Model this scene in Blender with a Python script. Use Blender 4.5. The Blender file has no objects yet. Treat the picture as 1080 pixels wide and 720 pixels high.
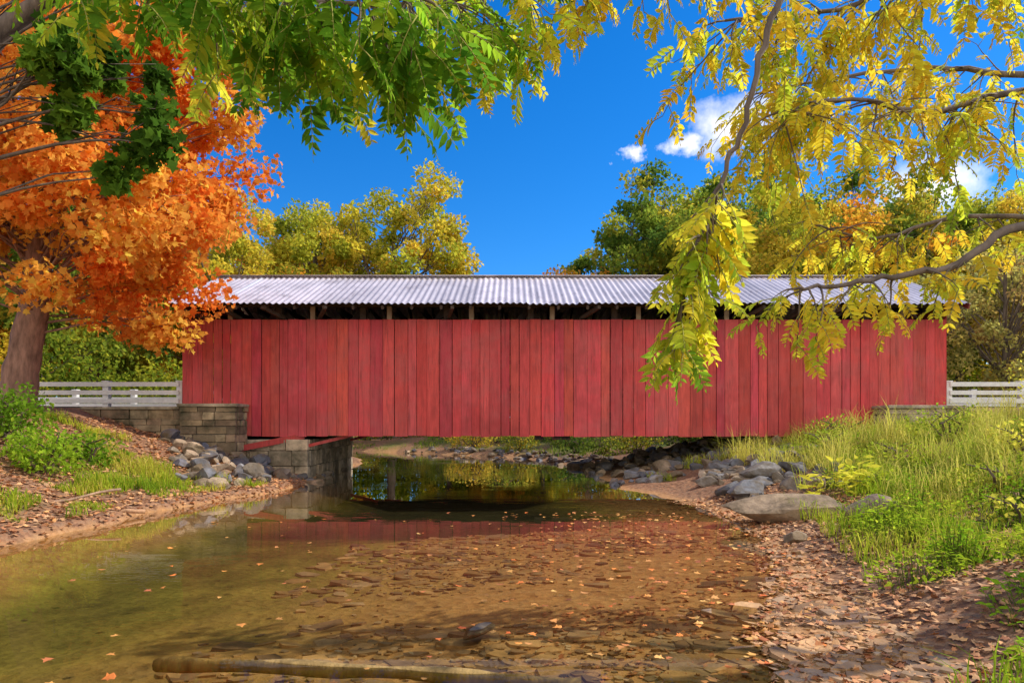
import bpy, bmesh, math, random
import numpy as np
from mathutils import Vector, Matrix
rng=np.random.default_rng(7); random.seed(7)
S=bpy.context.scene
col=S.collection
S.view_settings.view_transform='Standard'; S.view_settings.look='None'; S.view_settings.exposure=0

# ------------------------------------------------------------ helpers
def empty(name,loc=(0,0,0)):
    e=bpy.data.objects.new(name,None); e.location=loc; e.empty_display_size=.2; col.objects.link(e); return e
def obj(name,me,parent=None,loc=None):
    o=bpy.data.objects.new(name,me); col.objects.link(o)
    if parent: o.parent=parent
    if loc: o.location=loc
    return o
def np_mesh(name,V,Fc,C=None,mat=None,smooth=False):
    V=np.asarray(V,dtype=np.float32); Fc=np.asarray(Fc,dtype=np.int32)
    me=bpy.data.meshes.new(name)
    me.vertices.add(len(V)); me.vertices.foreach_set('co',V.ravel())
    m,k=Fc.shape
    me.loops.add(m*k); me.loops.foreach_set('vertex_index',Fc.ravel())
    me.polygons.add(m); me.polygons.foreach_set('loop_start',np.arange(0,m*k,k,dtype=np.int32))
    try: me.polygons.foreach_set('loop_total',np.full(m,k,dtype=np.int32))
    except Exception: pass
    me.polygons.foreach_set('use_smooth',np.full(m,smooth))
    if C is not None:
        a=me.color_attributes.new('Col','FLOAT_COLOR','POINT')
        c4=np.ones((len(V),4),dtype=np.float32); c4[:,:3]=C; a.data.foreach_set('color',c4.ravel())
    me.update(calc_edges=True); me.validate()
    if mat: me.materials.append(mat)
    return me
class MB:
    def __init__(s): s.v=[];s.f=[];s.c=[]
    def add(s,V,F,c):
        b=len(s.v); s.v+= [tuple(p) for p in V]; s.f+=[tuple(i+b for i in f) for f in F]; s.c+=[tuple(c)]*len(V)
    def box(s,x0,x1,y0,y1,z0,z1,c=(.5,.5,.5),jit=0):
        V=np.array([(x0,y0,z0),(x1,y0,z0),(x1,y1,z0),(x0,y1,z0),(x0,y0,z1),(x1,y0,z1),(x1,y1,z1),(x0,y1,z1)],float)
        if jit: V+=rng.uniform(-jit,jit,V.shape)
        s.add(V,[(0,3,2,1),(4,5,6,7),(0,1,5,4),(1,2,6,5),(2,3,7,6),(3,0,4,7)],c)
    def beam(s,a,b,w,h,c=(.5,.5,.5)):
        a=Vector(a);b=Vector(b);d=(b-a).normalized()
        up=Vector((0,0,1)) if abs(d.z)<.95 else Vector((1,0,0))
        sd=d.cross(up).normalized()*w/2; u=sd.cross(d).normalized()*h/2
        V=[a-sd-u,a+sd-u,a+sd+u,a-sd+u,b-sd-u,b+sd-u,b+sd+u,b-sd+u]
        s.add(V,[(0,3,2,1),(4,5,6,7),(0,1,5,4),(1,2,6,5),(2,3,7,6),(3,0,4,7)],c)
    def tube(s,pts,rad,n=7,c=(.3,.2,.15),wob=0):
        pts=[Vector(p) for p in pts]; V=[];F=[]
        for i,p in enumerate(pts):
            d=(pts[min(i+1,len(pts)-1)]-pts[max(i-1,0)]).normalized()
            ref=Vector((0,1,0)) if abs(d.y)<.9 else Vector((1,0,0))
            a=d.cross(ref).normalized(); b=d.cross(a)
            for k in range(n):
                t=2*math.pi*k/n; r=rad[i]*(1+(random.uniform(-wob,wob) if wob else 0))
                V.append(p+(a*math.cos(t)+b*math.sin(t))*r)
        for i in range(len(pts)-1):
            for k in range(n):
                F.append((i*n+k,i*n+(k+1)%n,(i+1)*n+(k+1)%n,(i+1)*n+k))
        F.append(tuple(range(n-1,-1,-1))); F.append(tuple((len(pts)-1)*n+k for k in range(n)))
        s.add(V,F,c)
    def mesh(s,name,mat,smooth=False,bevel=0):
        me=bpy.data.meshes.new(name); me.from_pydata(s.v,[],s.f)
        a=me.color_attributes.new('Col','FLOAT_COLOR','POINT')
        c4=np.ones((len(s.v),4),dtype=np.float32); c4[:,:3]=np.array(s.c); a.data.foreach_set('color',c4.ravel())
        if smooth: me.polygons.foreach_set('use_smooth',[True]*len(me.polygons))
        me.materials.append(mat); me.update(); return me
def smooth_path(pts,n=6,jit=0):
    P=[Vector(p) for p in pts]; out=[]
    for i in range(len(P)-1):
        p0=P[max(i-1,0)];p1=P[i];p2=P[i+1];p3=P[min(i+2,len(P)-1)]
        for k in range(n):
            t=k/n
            q=.5*((2*p1)+(p2-p0)*t+(2*p0-5*p1+4*p2-p3)*t*t+(3*p1-p0-3*p2+p3)*t**3)
            if jit: q=q+Vector([random.uniform(-jit,jit) for _ in range(3)])
            out.append(q)
    out.append(P[-1]); return out
def sstep(a,b,x):
    t=np.clip((x-a)/(b-a),0,1); return t*t*(3-2*t)
def vnoise(x,y,s=1.0,seed=0):
    x=np.asarray(x)/s; y=np.asarray(y)/s
    xi=np.floor(x).astype(np.int64); yi=np.floor(y).astype(np.int64); fx=x-xi; fy=y-yi
    fx=fx*fx*(3-2*fx); fy=fy*fy*(3-2*fy)
    def h(a,b):
        n=(a*374761393+b*668265263+seed*69069)&0xffffffff
        n=((n^(n>>13))*1274126177)&0xffffffff
        return ((n^(n>>16))&0xffff)/65535.0
    return (h(xi,yi)*(1-fx)+h(xi+1,yi)*fx)*(1-fy)+(h(xi,yi+1)*(1-fx)+h(xi+1,yi+1)*fx)*fy

# ------------------------------------------------------------ materials
def newmat(name):
    m=bpy.data.materials.new(name); m.use_nodes=True; nt=m.node_tree; nt.nodes.clear()
    return m,nt,nt.nodes,nt.links
def N(nt,t,**kw):
    n=nt.nodes.new(t)
    for k,v in kw.items(): setattr(n,k,v)
    return n
def noise(nt,scale,detail=4,rough=.6,vec=None):
    n=N(nt,'ShaderNodeTexNoise'); n.inputs['Scale'].default_value=scale; n.inputs['Detail'].default_value=detail; n.inputs['Roughness'].default_value=rough
    if vec is not None: nt.links.new(vec,n.inputs['Vector'])
    return n
def ramp(nt,fac,stops):
    r=nt.nodes.new('ShaderNodeValToRGB'); nt.links.new(fac,r.inputs[0])
    e=r.color_ramp.elements
    while len(e)<len(stops): e.new(.5)
    for i,(p,c) in enumerate(stops):
        e[i].position=p; e[i].color=(*c,1) if len(c)==3 else c
    return r
def mix(nt,fac,a,b,blend='MIX'):
    m=nt.nodes.new('ShaderNodeMix'); m.data_type='RGBA'; m.blend_type=blend
    for s,v in ((0,fac),(6,a),(7,b)):
        if isinstance(v,(int,float)): m.inputs[s].default_value=v
        elif isinstance(v,tuple): m.inputs[s].default_value=(*v,1) if len(v)==3 else v
        else: nt.links.new(v,m.inputs[s])
    return m.outputs[2]
def surf_mat(name,rough=.8,noise_scale=6,lo=.7,hi=1.25,stretch=(1,1,1),bump=.3,bumpscale=25,metal=0,spec=.3,dirt=None,streak=None):
    m,nt,ns,lk=newmat(name)
    out=N(nt,'ShaderNodeOutputMaterial'); p=N(nt,'ShaderNodeBsdfPrincipled'); lk.new(p.outputs[0],out.inputs[0])
    at=N(nt,'ShaderNodeAttribute',attribute_name='Col')
    tc=N(nt,'ShaderNodeTexCoord'); mp=N(nt,'ShaderNodeMapping'); mp.inputs['Scale'].default_value=stretch
    lk.new(tc.outputs['Object'],mp.inputs[0])
    n1=noise(nt,noise_scale,4,.65,mp.outputs[0])
    r=ramp(nt,n1.outputs[0],[(.3,(lo,)*3),(.7,(hi,)*3)])
    c=mix(nt,1.0,at.outputs['Color'],r.outputs[0],'MULTIPLY')
    for q in (dirt if isinstance(dirt,list) else [dirt] if dirt else []):
        n3=noise(nt,q[1],4,.7,tc.outputs['Object']); r3=ramp(nt,n3.outputs[0],[(q[2],(0,0,0)),(q[3],(1,1,1))])
        c=mix(nt,r3.outputs[0],c,q[0])
    if streak:
        mp2=N(nt,'ShaderNodeMapping'); mp2.inputs['Scale'].default_value=streak[1]; lk.new(tc.outputs['Object'],mp2.inputs[0])
        n4=noise(nt,streak[2],5,.75,mp2.outputs[0]); r4=ramp(nt,n4.outputs[0],[(streak[3],(0,0,0)),(streak[4],(streak[5],)*3)])
        c=mix(nt,r4.outputs[0],c,streak[0])
    lk.new(c,p.inputs['Base Color'])
    p.inputs['Roughness'].default_value=rough; p.inputs['Metallic'].default_value=metal
    p.inputs['Specular IOR Level'].default_value=spec
    if bump:
        n2=noise(nt,bumpscale,3,.6,mp.outputs[0]); b=N(nt,'ShaderNodeBump'); b.inputs['Strength'].default_value=bump; b.inputs['Distance'].default_value=.02
        lk.new(n2.outputs[0],b.inputs['Height']); lk.new(b.outputs[0],p.inputs['Normal'])
    return m
def leaf_mat(name,trans=.45,val=1.1):
    m,nt,ns,lk=newmat(name)
    out=N(nt,'ShaderNodeOutputMaterial'); at=N(nt,'ShaderNodeAttribute',attribute_name='Col')
    d=N(nt,'ShaderNodeBsdfDiffuse'); t=N(nt,'ShaderNodeBsdfTranslucent')
    lk.new(at.outputs['Color'],d.inputs[0])
    v=N(nt,'ShaderNodeVectorMath',operation='MULTIPLY'); v.inputs[1].default_value=(val,val,val*.8); lk.new(at.outputs['Color'],v.inputs[0])
    v2=N(nt,'ShaderNodeVectorMath',operation='MINIMUM'); v2.inputs[1].default_value=(.95,.95,.95); lk.new(v.outputs[0],v2.inputs[0]); lk.new(v2.outputs[0],t.inputs[0])
    a=N(nt,'ShaderNodeMixShader'); a.inputs[0].default_value=trans; lk.new(d.outputs[0],a.inputs[1]); lk.new(t.outputs[0],a.inputs[2])
    lk.new(a.outputs[0],out.inputs[0]); return m
M_leaf=leaf_mat('leaf',.55,1.3)
M_leaf2=leaf_mat('walnut_leaf',.6,1.25)
M_grass=leaf_mat('grass_blade',.45,1.2)
M_litter=surf_mat('dead_leaf',.75,20,.8,1.2,bump=0)
M_bark=surf_mat('bark',.95,9,.5,1.4,(1,1,.25),.9,14)
M_wall=surf_mat('painted_boards',.7,3,.78,1.18,(4,4,.5),.4,14,spec=.2,dirt=[((.46,.115,.105),1.0,.45,.85),((.34,.044,.042),.55,.50,.8)],streak=((.15,.04,.035),(5,5,.30),3.2,.53,.76,.85))
M_wood=surf_mat('timber',.85,5,.6,1.3,(1,1,1),.5,20)
M_roof=surf_mat('corrugated_metal',.42,1.2,.78,1.15,(1,.4,1),.05,9,metal=.35,spec=.5,dirt=((.30,.24,.23),1.6,.55,.85),streak=((.20,.15,.14),(6,.5,.5),1.5,.55,.75,.6))
M_stone=surf_mat('stone_block',.9,3.5,.5,1.35,(1,1,1),.8,18,dirt=((.05,.05,.025),1.3,.48,.72))
M_rock=surf_mat('rock',.85,4,.5,1.45,(1,1,1),.9,10,dirt=((.12,.085,.045),2.5,.42,.68))
M_wetrock=surf_mat('wet_stone',.5,6,.65,1.35,(1,1,1),.4,20)
M_white=surf_mat('white_paint',.6,8,.85,1.05,(1,1,1),.15,20)

# ------------------------------------------------------------ terrain
YS=[-20,0,3.9,5.5,8.5,10.5,12,14,16.4,19,22,25,28,32,38,300]
XL=[-6.6,-6.5,-6.2,-6.1,-6.0,-5.9,-5.8,-5.2,-5.1,-5.2,-5.4,-5.6,-6.4,-9,-14,-14]
XR=[.2,.7,1.55,2.35,3.0,3.3,3.1,2.8,2.5,2.3,2.1,1.6,.2,-4,-13.5,-13.5]
def edges(x,y):
    w=(vnoise(y,y*0+3,1.1,5)-.5)*.5+(vnoise(y,y*0+9,.4,6)-.5)*.18
    w2=(vnoise(y,y*0+33,1.0,15)-.5)*.5+(vnoise(y,y*0+19,.35,16)-.5)*.2
    return np.interp(y,YS,XL)+w, np.interp(y,YS,XR)+w2
def H(x,y):
    x=np.asarray(x,float); y=np.asarray(y,float)
    l,r=edges(x,y)
    far=sstep(22.5,27,y)
    dl=l-x; dr=x-r
    pool=sstep(9.8,12.5,y)
    bed=np.maximum(-(.015+.24*np.maximum(x-l,0)), -(.012+(.05+.16*pool)*np.maximum(r-x,0)))
    bed=np.maximum(bed,-.34-.2*pool)
    bed=bed+(vnoise(x,y,.7,1)-.5)*.035+(vnoise(x,y,.22,2)-.5)*.02
    lb=np.interp(dl,[0,.12,.8,3,5.5,8,30],[0,.13,.22,.95,1.75,1.95,2.0])
    rb=np.interp(dr,[0,.6,2,4,7,10,30],[0,.06,.34,.82,1.30,1.75,1.95])
    fb=lambda d: np.interp(d,[0,.4,4,14,60],[0,.12,.35,.9,1.5])
    lb=lb*(1-far)+fb(dl)*far; rb=rb*(1-far)+fb(dr)*far
    n=(vnoise(x,y,1.3,3)-.5)*.16+(vnoise(x,y,.4,4)-.5)*.07
    z=np.where(dl>0,lb+n*np.clip(dl*1.5,0,1),np.where(dr>0,rb+n*np.clip(dr,0,1),bed))
    band=sstep(17.35,17.75,y)*(1-sstep(23,25.5,y))
    side=np.maximum(1-sstep(-7.9,-7.3,x), sstep(10.2,10.9,x))
    z=z*(1-band*side)+1.86*band*side
    z=z+sstep(60,260,y)*1.5*(0.5+vnoise(x,y,60,8))
    return z
xs=np.concatenate([np.array([-600,-350,-200,-120,-80,-55,-40,-30,-24,-20,-17,-15]),np.arange(-14,13.01,.11),np.array([14,15.5,18,22,28,40,60,90,150,250,400,600])])
ys=np.concatenate([np.array([-60,-30,-15,-8,-4,-2,0,1]),np.arange(1.6,9,.09),np.arange(9,26,.13),np.array([26.5,27.2,28,29,30,31.5,33,35,38,42,48,56,66,80,100,140,200,300,500,900])])
X,Y=np.meshgrid(xs,ys); Z=H(X,Y)
nx,ny=len(xs),len(ys)
V=np.stack([X,Y,Z],-1).reshape(-1,3)
idx=np.arange(nx*ny).reshape(ny,nx)
Fq=np.stack([idx[:-1,:-1],idx[:-1,1:],idx[1:,1:],idx[1:,:-1]],-1).reshape(-1,4)
l,r=edges(X,Y); dl=l-X; dr=X-r
g_n=vnoise(X,Y,1.6,11)*.6+vnoise(X,Y,.5,12)*.4
grassL=np.clip((g_n-.58)*4,0,1)*sstep(.3,1.0,dl)
grassR=np.clip((g_n-.46)*4,0,1)*sstep(.9,2.4,dr)
grass=np.where(dl>0,grassL,np.where(dr>0,grassR,0)); grass=np.maximum(grass,sstep(25,30,Y)*np.where((dl>.8)|(dr>.8),np.clip((g_n-.45)*4,0,.8),0))
bedm=1-sstep(-.01,.05,Z)
silt=sstep(.12,.32,-Z)*.5+sstep(.30,.5,-Z)*.5  # depth mask: olive silt plus painted dimming of the deep, shaded pool
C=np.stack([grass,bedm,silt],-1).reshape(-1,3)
m,nt,ns,lk=newmat('ground')
out=N(nt,'ShaderNodeOutputMaterial'); p=N(nt,'ShaderNodeBsdfPrincipled'); lk.new(p.outputs[0],out.inputs[0])
at=N(nt,'ShaderNodeAttribute',attribute_name='Col'); sp=N(nt,'ShaderNodeSeparateColor'); lk.new(at.outputs['Color'],sp.inputs[0])
tc=N(nt,'ShaderNodeTexCoord'); O=tc.outputs['Object']
nA=noise(nt,2.2,5,.65,O); nB=noise(nt,14,4,.7,O)
vo=N(nt,'ShaderNodeTexVoronoi'); vo.inputs['Scale'].default_value=22; lk.new(O,vo.inputs['Vector'])
vs=N(nt,'ShaderNodeSeparateColor'); lk.new(vo.outputs['Color'],vs.inputs[0])
litter=ramp(nt,vs.outputs[0],[(.0,(.13,.06,.035)),(.35,(.26,.12,.055)),(.6,(.38,.20,.10)),(.85,(.24,.16,.10)),(1,(.48,.22,.10))])
soil=ramp(nt,nB.outputs[0],[(.3,(.12,.065,.04)),(.7,(.30,.17,.11))])
dirt=mix(nt,.6,soil.outputs[0],litter.outputs[0])
gr=ramp(nt,nB.outputs[0],[(.3,(.05,.08,.015)),(.7,(.14,.19,.03))])
land=mix(nt,sp.outputs[0],dirt,gr.outputs[0])
v2=N(nt,'ShaderNodeTexVoronoi'); v2.inputs['Scale'].default_value=9; v2.inputs['Randomness'].default_value=1
mpb=N(nt,'ShaderNodeMapping'); mpb.inputs['Scale'].default_value=(1,1.5,1); lk.new(O,mpb.inputs[0]); lk.new(mpb.outputs[0],v2.inputs['Vector'])
v2s=N(nt,'ShaderNodeSeparateColor'); lk.new(v2.outputs['Color'],v2s.inputs[0])
peb=ramp(nt,v2s.outputs[1],[(0,(.28,.14,.06)),(.4,(.44,.23,.09)),(.7,(.54,.31,.14)),(1,(.38,.23,.12))])
pb=mix(nt,nA.outputs[0],peb.outputs[0],(.54,.28,.11))
silt_shade_c=ramp(nt,sp.outputs[2],[(.0,(.32,.21,.055)),(.45,(.26,.20,.05)),(.6,(.15,.12,.035)),(1,(.05,.045,.022))])  # dark end paints the pool's shade into the olive silt colour
silt_shade_c2=mix(nt,1.0,silt_shade_c.outputs[0],ramp(nt,nA.outputs[0],[(.3,(.6,.6,.6)),(.7,(1.3,1.3,1.1))]).outputs[0],'MULTIPLY')
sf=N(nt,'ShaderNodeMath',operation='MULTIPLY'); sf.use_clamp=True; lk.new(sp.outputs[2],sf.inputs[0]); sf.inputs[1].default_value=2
bedc=mix(nt,sf.outputs[0],pb,silt_shade_c2)
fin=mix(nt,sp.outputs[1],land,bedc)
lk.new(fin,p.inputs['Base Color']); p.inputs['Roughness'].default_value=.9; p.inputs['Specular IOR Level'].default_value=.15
b=N(nt,'ShaderNodeBump'); b.inputs['Strength'].default_value=.8; b.inputs['Distance'].default_value=.03
hsum=N(nt,'ShaderNodeMath',operation='ADD'); lk.new(nB.outputs[0],hsum.inputs[0]); lk.new(v2.outputs['Distance'],hsum.inputs[1])
lk.new(hsum.outputs[0],b.inputs['Height']); lk.new(b.outputs[0],p.inputs['Normal'])
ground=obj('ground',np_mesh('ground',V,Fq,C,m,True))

# water
m,nt,ns,lk=newmat('water')
out=N(nt,'ShaderNodeOutputMaterial'); tr=N(nt,'ShaderNodeBsdfTransparent'); gl=N(nt,'ShaderNodeBsdfGlossy'); gl.inputs['Roughness'].default_value=.005
tr.inputs[0].default_value=(.91,.90,.74,1); gl.inputs[0].default_value=(1,1,1,1)
fr=N(nt,'ShaderNodeFresnel'); fr.inputs[0].default_value=1.33
tc=N(nt,'ShaderNodeTexCoord'); mp=N(nt,'ShaderNodeMapping'); mp.inputs['Scale'].default_value=(.8,2.4,1); lk.new(tc.outputs['Object'],mp.inputs[0])
n1=noise(nt,2.0,3,.55,mp.outputs[0]); n2=noise(nt,.5,2,.5,tc.outputs['Object'])
rp=ramp(nt,n2.outputs[0],[(.48,(.03,)*3),(.66,(1,)*3)])
mu=N(nt,'ShaderNodeMath',operation='MULTIPLY'); lk.new(n1.outputs[0],mu.inputs[0]); lk.new(rp.outputs[0],mu.inputs[1])
b=N(nt,'ShaderNodeBump'); b.inputs['Strength'].default_value=.16; b.inputs['Distance'].default_value=.03; lk.new(mu.outputs[0],b.inputs['Height'])
lk.new(b.outputs[0],gl.inputs['Normal'])
cv=ramp(nt,fr.outputs[0],[(.0,(.01,)*3),(.18,(.06,)*3),(.30,(.14,)*3),(.40,(.38,)*3),(.50,(.80,)*3),(.62,(.94,)*3)])
mx=N(nt,'ShaderNodeMixShader'); lk.new(cv.outputs[0],mx.inputs[0]); lk.new(tr.outputs[0],mx.inputs[1]); lk.new(gl.outputs[0],mx.inputs[2]); lk.new(mx.outputs[0],out.inputs[0])
me=bpy.data.meshes.new('creek_water'); me.from_pydata([(-16,-30,0),(6,-30,0),(6,42,0),(-16,42,0)],[],[(0,1,2,3)]); me.materials.append(m)
obj('creek_water',me)

# ------------------------------------------------------------ leaves / trees
def norm(a): return a/np.maximum(np.linalg.norm(a,axis=-1,keepdims=True),1e-9)
def leaf_cloud(name,P,F,Nr,Sz,T,faces,Cc,mat):
    F=norm(F); s=norm(np.cross(Nr,F)); n=np.cross(F,s)
    T=np.asarray(T,float); K=len(T)
    V=P[:,None,:]+Sz[:,None,None]*(T[None,:,0,None]*F[:,None,:]+T[None,:,1,None]*s[:,None,:]+T[None,:,2,None]*n[:,None,:])
    fc=np.asarray(faces); A=(np.arange(len(P))*K)[:,None,None]+fc[None]
    return np_mesh(name,V.reshape(-1,3),A.reshape(-1,fc.shape[1]),np.clip(np.repeat(Cc,K,axis=0),0,.86),mat)
T_quad=[(0,0,0),(.5,.36,.08),(1,0,-.06),(.5,-.36,.08)]; F_quad=[(0,1,2,3)]
T_maple=[(0,0,0),(.15,.45,.05),(.45,.3,.03),(.6,.55,.08),(.68,.2,0),(1,0,-.1),(.68,-.2,0),(.6,-.55,.08),(.45,-.3,.03),(.15,-.45,.05)]; F_maple=[tuple(range(10))]
def pick(pal,n,g,jit=.12):
    pal=np.array(pal); t=np.clip(g+g*0+rng.normal(0,jit,n),0,.999)*(len(pal)-1)
    i=t.astype(int); f=(t-i)[:,None]; c=pal[i]*(1-f)+pal[np.minimum(i+1,len(pal)-1)]*f
    return c*rng.uniform(.7,1.25,(n,1))
def tree_parts(tag,cc,cr,tr,ncl,lper,lsize,pal,seed,bark=(.16,.12,.09),path=None,clr=.24,maple=False,smin=.35,keep=None):
    global rng
    rng=np.random.default_rng(seed); random.seed(seed)
    cc=np.array(cc,float); cr=np.array(cr,float)
    d=norm(rng.normal(size=(ncl,3))); rad=smin+(1-smin)*rng.uniform(0,1,ncl)**.6
    lump=.78+.36*vnoise(d[:,0]*3+10,d[:,1]*3+d[:,2]*4+20,1.0,seed)
    cl=cc+d*cr*(rad*lump)[:,None]
    if keep is not None: cl=cl[keep(cl)]; ncl=len(cl)
    mb=MB()
    if path is None:
        path=[(0,0,-.3),(random.uniform(-.1,.1),0,cc[2]*.3),(cc[0]*.5,cc[1]*.5,cc[2]*.7),(cc[0]*.9,cc[1]*.9,cc[2]+cr[2]*.5)]
    tp=smooth_path(path,6,.015); nT=len(tp)
    rr=[tr*(1.25 if i==0 else 1)*(1-.85*i/nT)+.015 for i in range(nT)]
    mb.tube(tp,rr,10,bark,.06)
    for c in cl:
        c=Vector(c)
        cand=[i for i in range(nT//4,nT) if tp[i].z<c.z+.2] or [nT//3]
        i=cand[min(len(cand)-1,int(len(cand)*random.uniform(.35,1)))]
        a=tp[i]; L=(c-a).length
        md=a.lerp(c,.5)+Vector((random.uniform(-.1,.1)*L,random.uniform(-.1,.1)*L,.10*L))
        pp=smooth_path([a,md,c],4,.01*L)
        r0=min(rr[i]*.45,.008*L+.012); mb.tube(pp,[r0*(1-.85*k/(len(pp)-1)) for k in range(len(pp))],5,bark)
        for q in range(4):
            e=c+Vector((random.uniform(-1,1)*cr[0],random.uniform(-1,1)*cr[1],random.uniform(-.5,.8)*cr[2]))*clr*.9
            st=pp[random.randint(4,len(pp)-1)]; mb.tube([st,st.lerp(e,.5)+Vector((0,0,.04*L)),e],[r0*.3,r0*.2,.004],3,bark)
    n=ncl*lper
    ci=np.repeat(np.arange(ncl),lper)
    csz=rng.uniform(.55,1.25,ncl)*clr
    off=norm(rng.normal(size=(n,3)))*(rng.uniform(0,1,n)**.45)[:,None]
    P=cl[ci]+off*cr*csz[ci][:,None]*np.array([1,1,.7])
    Nr=norm(rng.normal(size=(n,3))+np.array([0,0,.7])); F=rng.normal(size=(n,3))+off*.6+np.array([0,0,-.5])
    gcl=rng.uniform(0,1,ncl)
    Cc=pick(pal,n,gcl[ci]*.95)
    Sz=lsize*rng.uniform(.6,1.3,n)
    fol=leaf_cloud(tag+'_foliage',P,F,Nr,Sz,T_maple if maple else T_quad,F_maple if maple else F_quad,Cc,M_leaf)
    return mb.mesh(tag+'_trunk',M_bark,True),fol
def place(name,parts,loc,rot=0,sc=(1,1,1)):
    e=empty(name,loc); e.rotation_euler[2]=rot; e.scale=sc
    obj('trunk_and_limbs',parts[0],e); obj('foliage',parts[1],e); return e

# maple
P_or=[(.84,.22,.035),(.86,.30,.05),(.86,.38,.07),(.86,.48,.08),(.86,.28,.05)]
b0=(-11.35,15.6,1.75)
mp_=tree_parts('maple',(1.1,-.6,5.6),(4.6,3.2,4.6),.40,205,290,.145,P_or,21,bark=(.30,.17,.12),
   path=[(-.05,0,-.4),(.2,0,1.2),(.55,-.1,2.6),(.75,-.3,4.2),(1.2,-.5,6.2),(1.4,-.6,8)],clr=.18,maple=True,
   keep=lambda c: ~((c[:,0]<1.7)&(c[:,0]>-1.6)&(c[:,1]<.9)&(c[:,2]<3.8)))
place('maple_tree',mp_,b0)
P_gr=[(.05,.11,.014),(.09,.18,.02),(.14,.25,.025),(.22,.32,.03)]
ok=tree_parts('oak',(3.0,.5,5.5),(1.0,.8,1.6),.3,17,150,.14,P_gr,5,path=[(0,0,-.5),(.1,0,2),(.6,.1,4),(1.6,.3,5.8),(3.0,.4,6.8)],clr=.24,maple=True)
place('oak_tree',ok,(-8.3,8.6,float(H(-8.3,8.6))))
P_yg=[(.28,.32,.035),(.48,.46,.05),(.66,.54,.06),(.76,.50,.07),(.38,.40,.04)]
P_dg=[(.09,.16,.03),(.16,.25,.035),(.28,.34,.045),(.52,.42,.05)]
P_mx=[(.18,.24,.025),(.42,.34,.04),(.76,.42,.05),(.82,.32,.04)]
P_pale=[(.32,.32,.12),(.46,.42,.12),(.55,.42,.13),(.44,.28,.11)]
A=tree_parts('bgA',(0,0,7.6),(4.2,3.6,5.0),.24,120,210,.20,P_yg,31,clr=.18)
B=tree_parts('bgB',(0,0,7.2),(4.4,4.0,5.0),.3,120,210,.21,P_dg,32,clr=.19)
Cx=tree_parts('bgC',(0,0,6.6),(4.2,4.0,4.8),.26,120,210,.21,P_mx,33,clr=.19)
D=tree_parts('bgD',(0,0,5),(3.2,3,3.8),.18,70,90,.17,P_pale,34,clr=.19)
def gz(x,y): return float(H(x,y))-.1
bgl=[(A,-8.0,46,0,1.42),(A,-13.0,45,2,1.3),(Cx,-17,46,1,1.3),(Cx,-10.2,37,4,.88),(A,-15.2,34,1,1.0),(B,-19,31,2,.95),(Cx,-23,33,3,1.0),(A,-20,38,4,1.1),(Cx,-27,34,5,1.1),(B,-32,36,1,1.1),
     (Cx,4.8,43,1.5,.97),(B,8.6,43,1,1.28),(B,12.2,40,2.6,1.15),(A,14.8,36,4,1.0),(Cx,18.5,36,5,1.1),(B,22.5,38,.4,1.1),(A,27,34,2,1.0),(D,19.5,27,1,1.0),(D,17,28.5,3,.85),(D,22.5,29,2,1),(Cx,31,36,2,1.1),
     (A,13,48,1.2,1.4),(B,18,47,3.2,1.45),(B,24,48,.2,1.4),(A,30,46,2.2,1.3),(Cx,36,46,2.2,1.3),
     (A,-38,42,2,1.2),(Cx,38,42,2,1.2),(A,-4.6,50,1,.76),(Cx,-1.2,48,3,.74),(A,2.2,51,3.3,.78),(A,-.5,55,5,.8),(A,-2.8,53,2,.82)]
for pt,x,y,rt,s in bgl:
    place('deciduous_tree',pt,(x,y,gz(x,y)),rt,(s,s,s))
def shrub_mass(name,spots,lsize,pal,seed,per=900):
    global rng
    rng=np.random.default_rng(seed)
    Ps=[];Gs=[]
    for (x,y,w,d,h) in spots:
        n=int(per*w*h/4)
        o=norm(rng.normal(size=(n,3)))*(rng.uniform(0,1,n)**.4)[:,None]
        lump=.65+.6*vnoise(o[:,0]*3+x,o[:,1]*3+o[:,2]*3+y,.7,seed)
        o*=lump[:,None]
        z0=float(H(x,y)); P=np.array([x,y,z0+h*.42])+o*np.array([w/2,d/2,h*.55]); Ps.append(P)
        Gs.append(np.clip(rng.uniform(0,.9)+.35*(vnoise(P[:,0],P[:,2]+P[:,1],.5,seed)-.5),0,1))
    P=np.concatenate(Ps); G=np.concatenate(Gs); n=len(P)
    ok=P[:,2]>H(P[:,0],P[:,1])-.05; P=P[ok];G=G[ok];n=len(P)
    me=leaf_cloud(name,P,rng.normal(size=(n,3)),norm(rng.normal(size=(n,3))+np.array([0,-.2,.8])),lsize*rng.uniform(.6,1.3,n),T_quad,F_quad,pick(pal,n,G),M_leaf)
    e=empty(name); obj('foliage',me,e)
    mb=MB()
    for (x,y,w,d,h) in spots:
        z0=float(H(x,y))
        for k in range(6):
            mb.tube([(x,y,z0-.1),(x+random.uniform(-.2,.2)*w,y+random.uniform(-.2,.2)*d,z0+h*.45),(x+random.uniform(-.4,.4)*w,y+random.uniform(-.3,.3)*d,z0+h*.8)],[.03,.02,.006],4,(.14,.1,.07))
    obj('stems',mb.mesh(name+'_stems',M_bark),e); return e
R=random.Random(3)
sp_=[(x+R.uniform(-1,1),57+R.uniform(-2,3),R.uniform(6,9),4,R.uniform(6,9)) for x in np.arange(-66,68,4.2)]
shrub_mass('background_treeline',sp_,.32,[(.16,.22,.02),(.34,.36,.03),(.62,.52,.05),(.82,.52,.06)],41,420)
shrub_mass('understory_bushes',[(-13,26,5,3,3.4),(-17,25.5,5,3,4.2),(-10.5,27,4,3,2.6),(-21,27,6,3,4.5),(-26,26,6,3,4)],.18,[(.08,.15,.015),(.22,.28,.03),(.52,.48,.04),(.80,.54,.05)],42,700)
R=random.Random(9)
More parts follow.
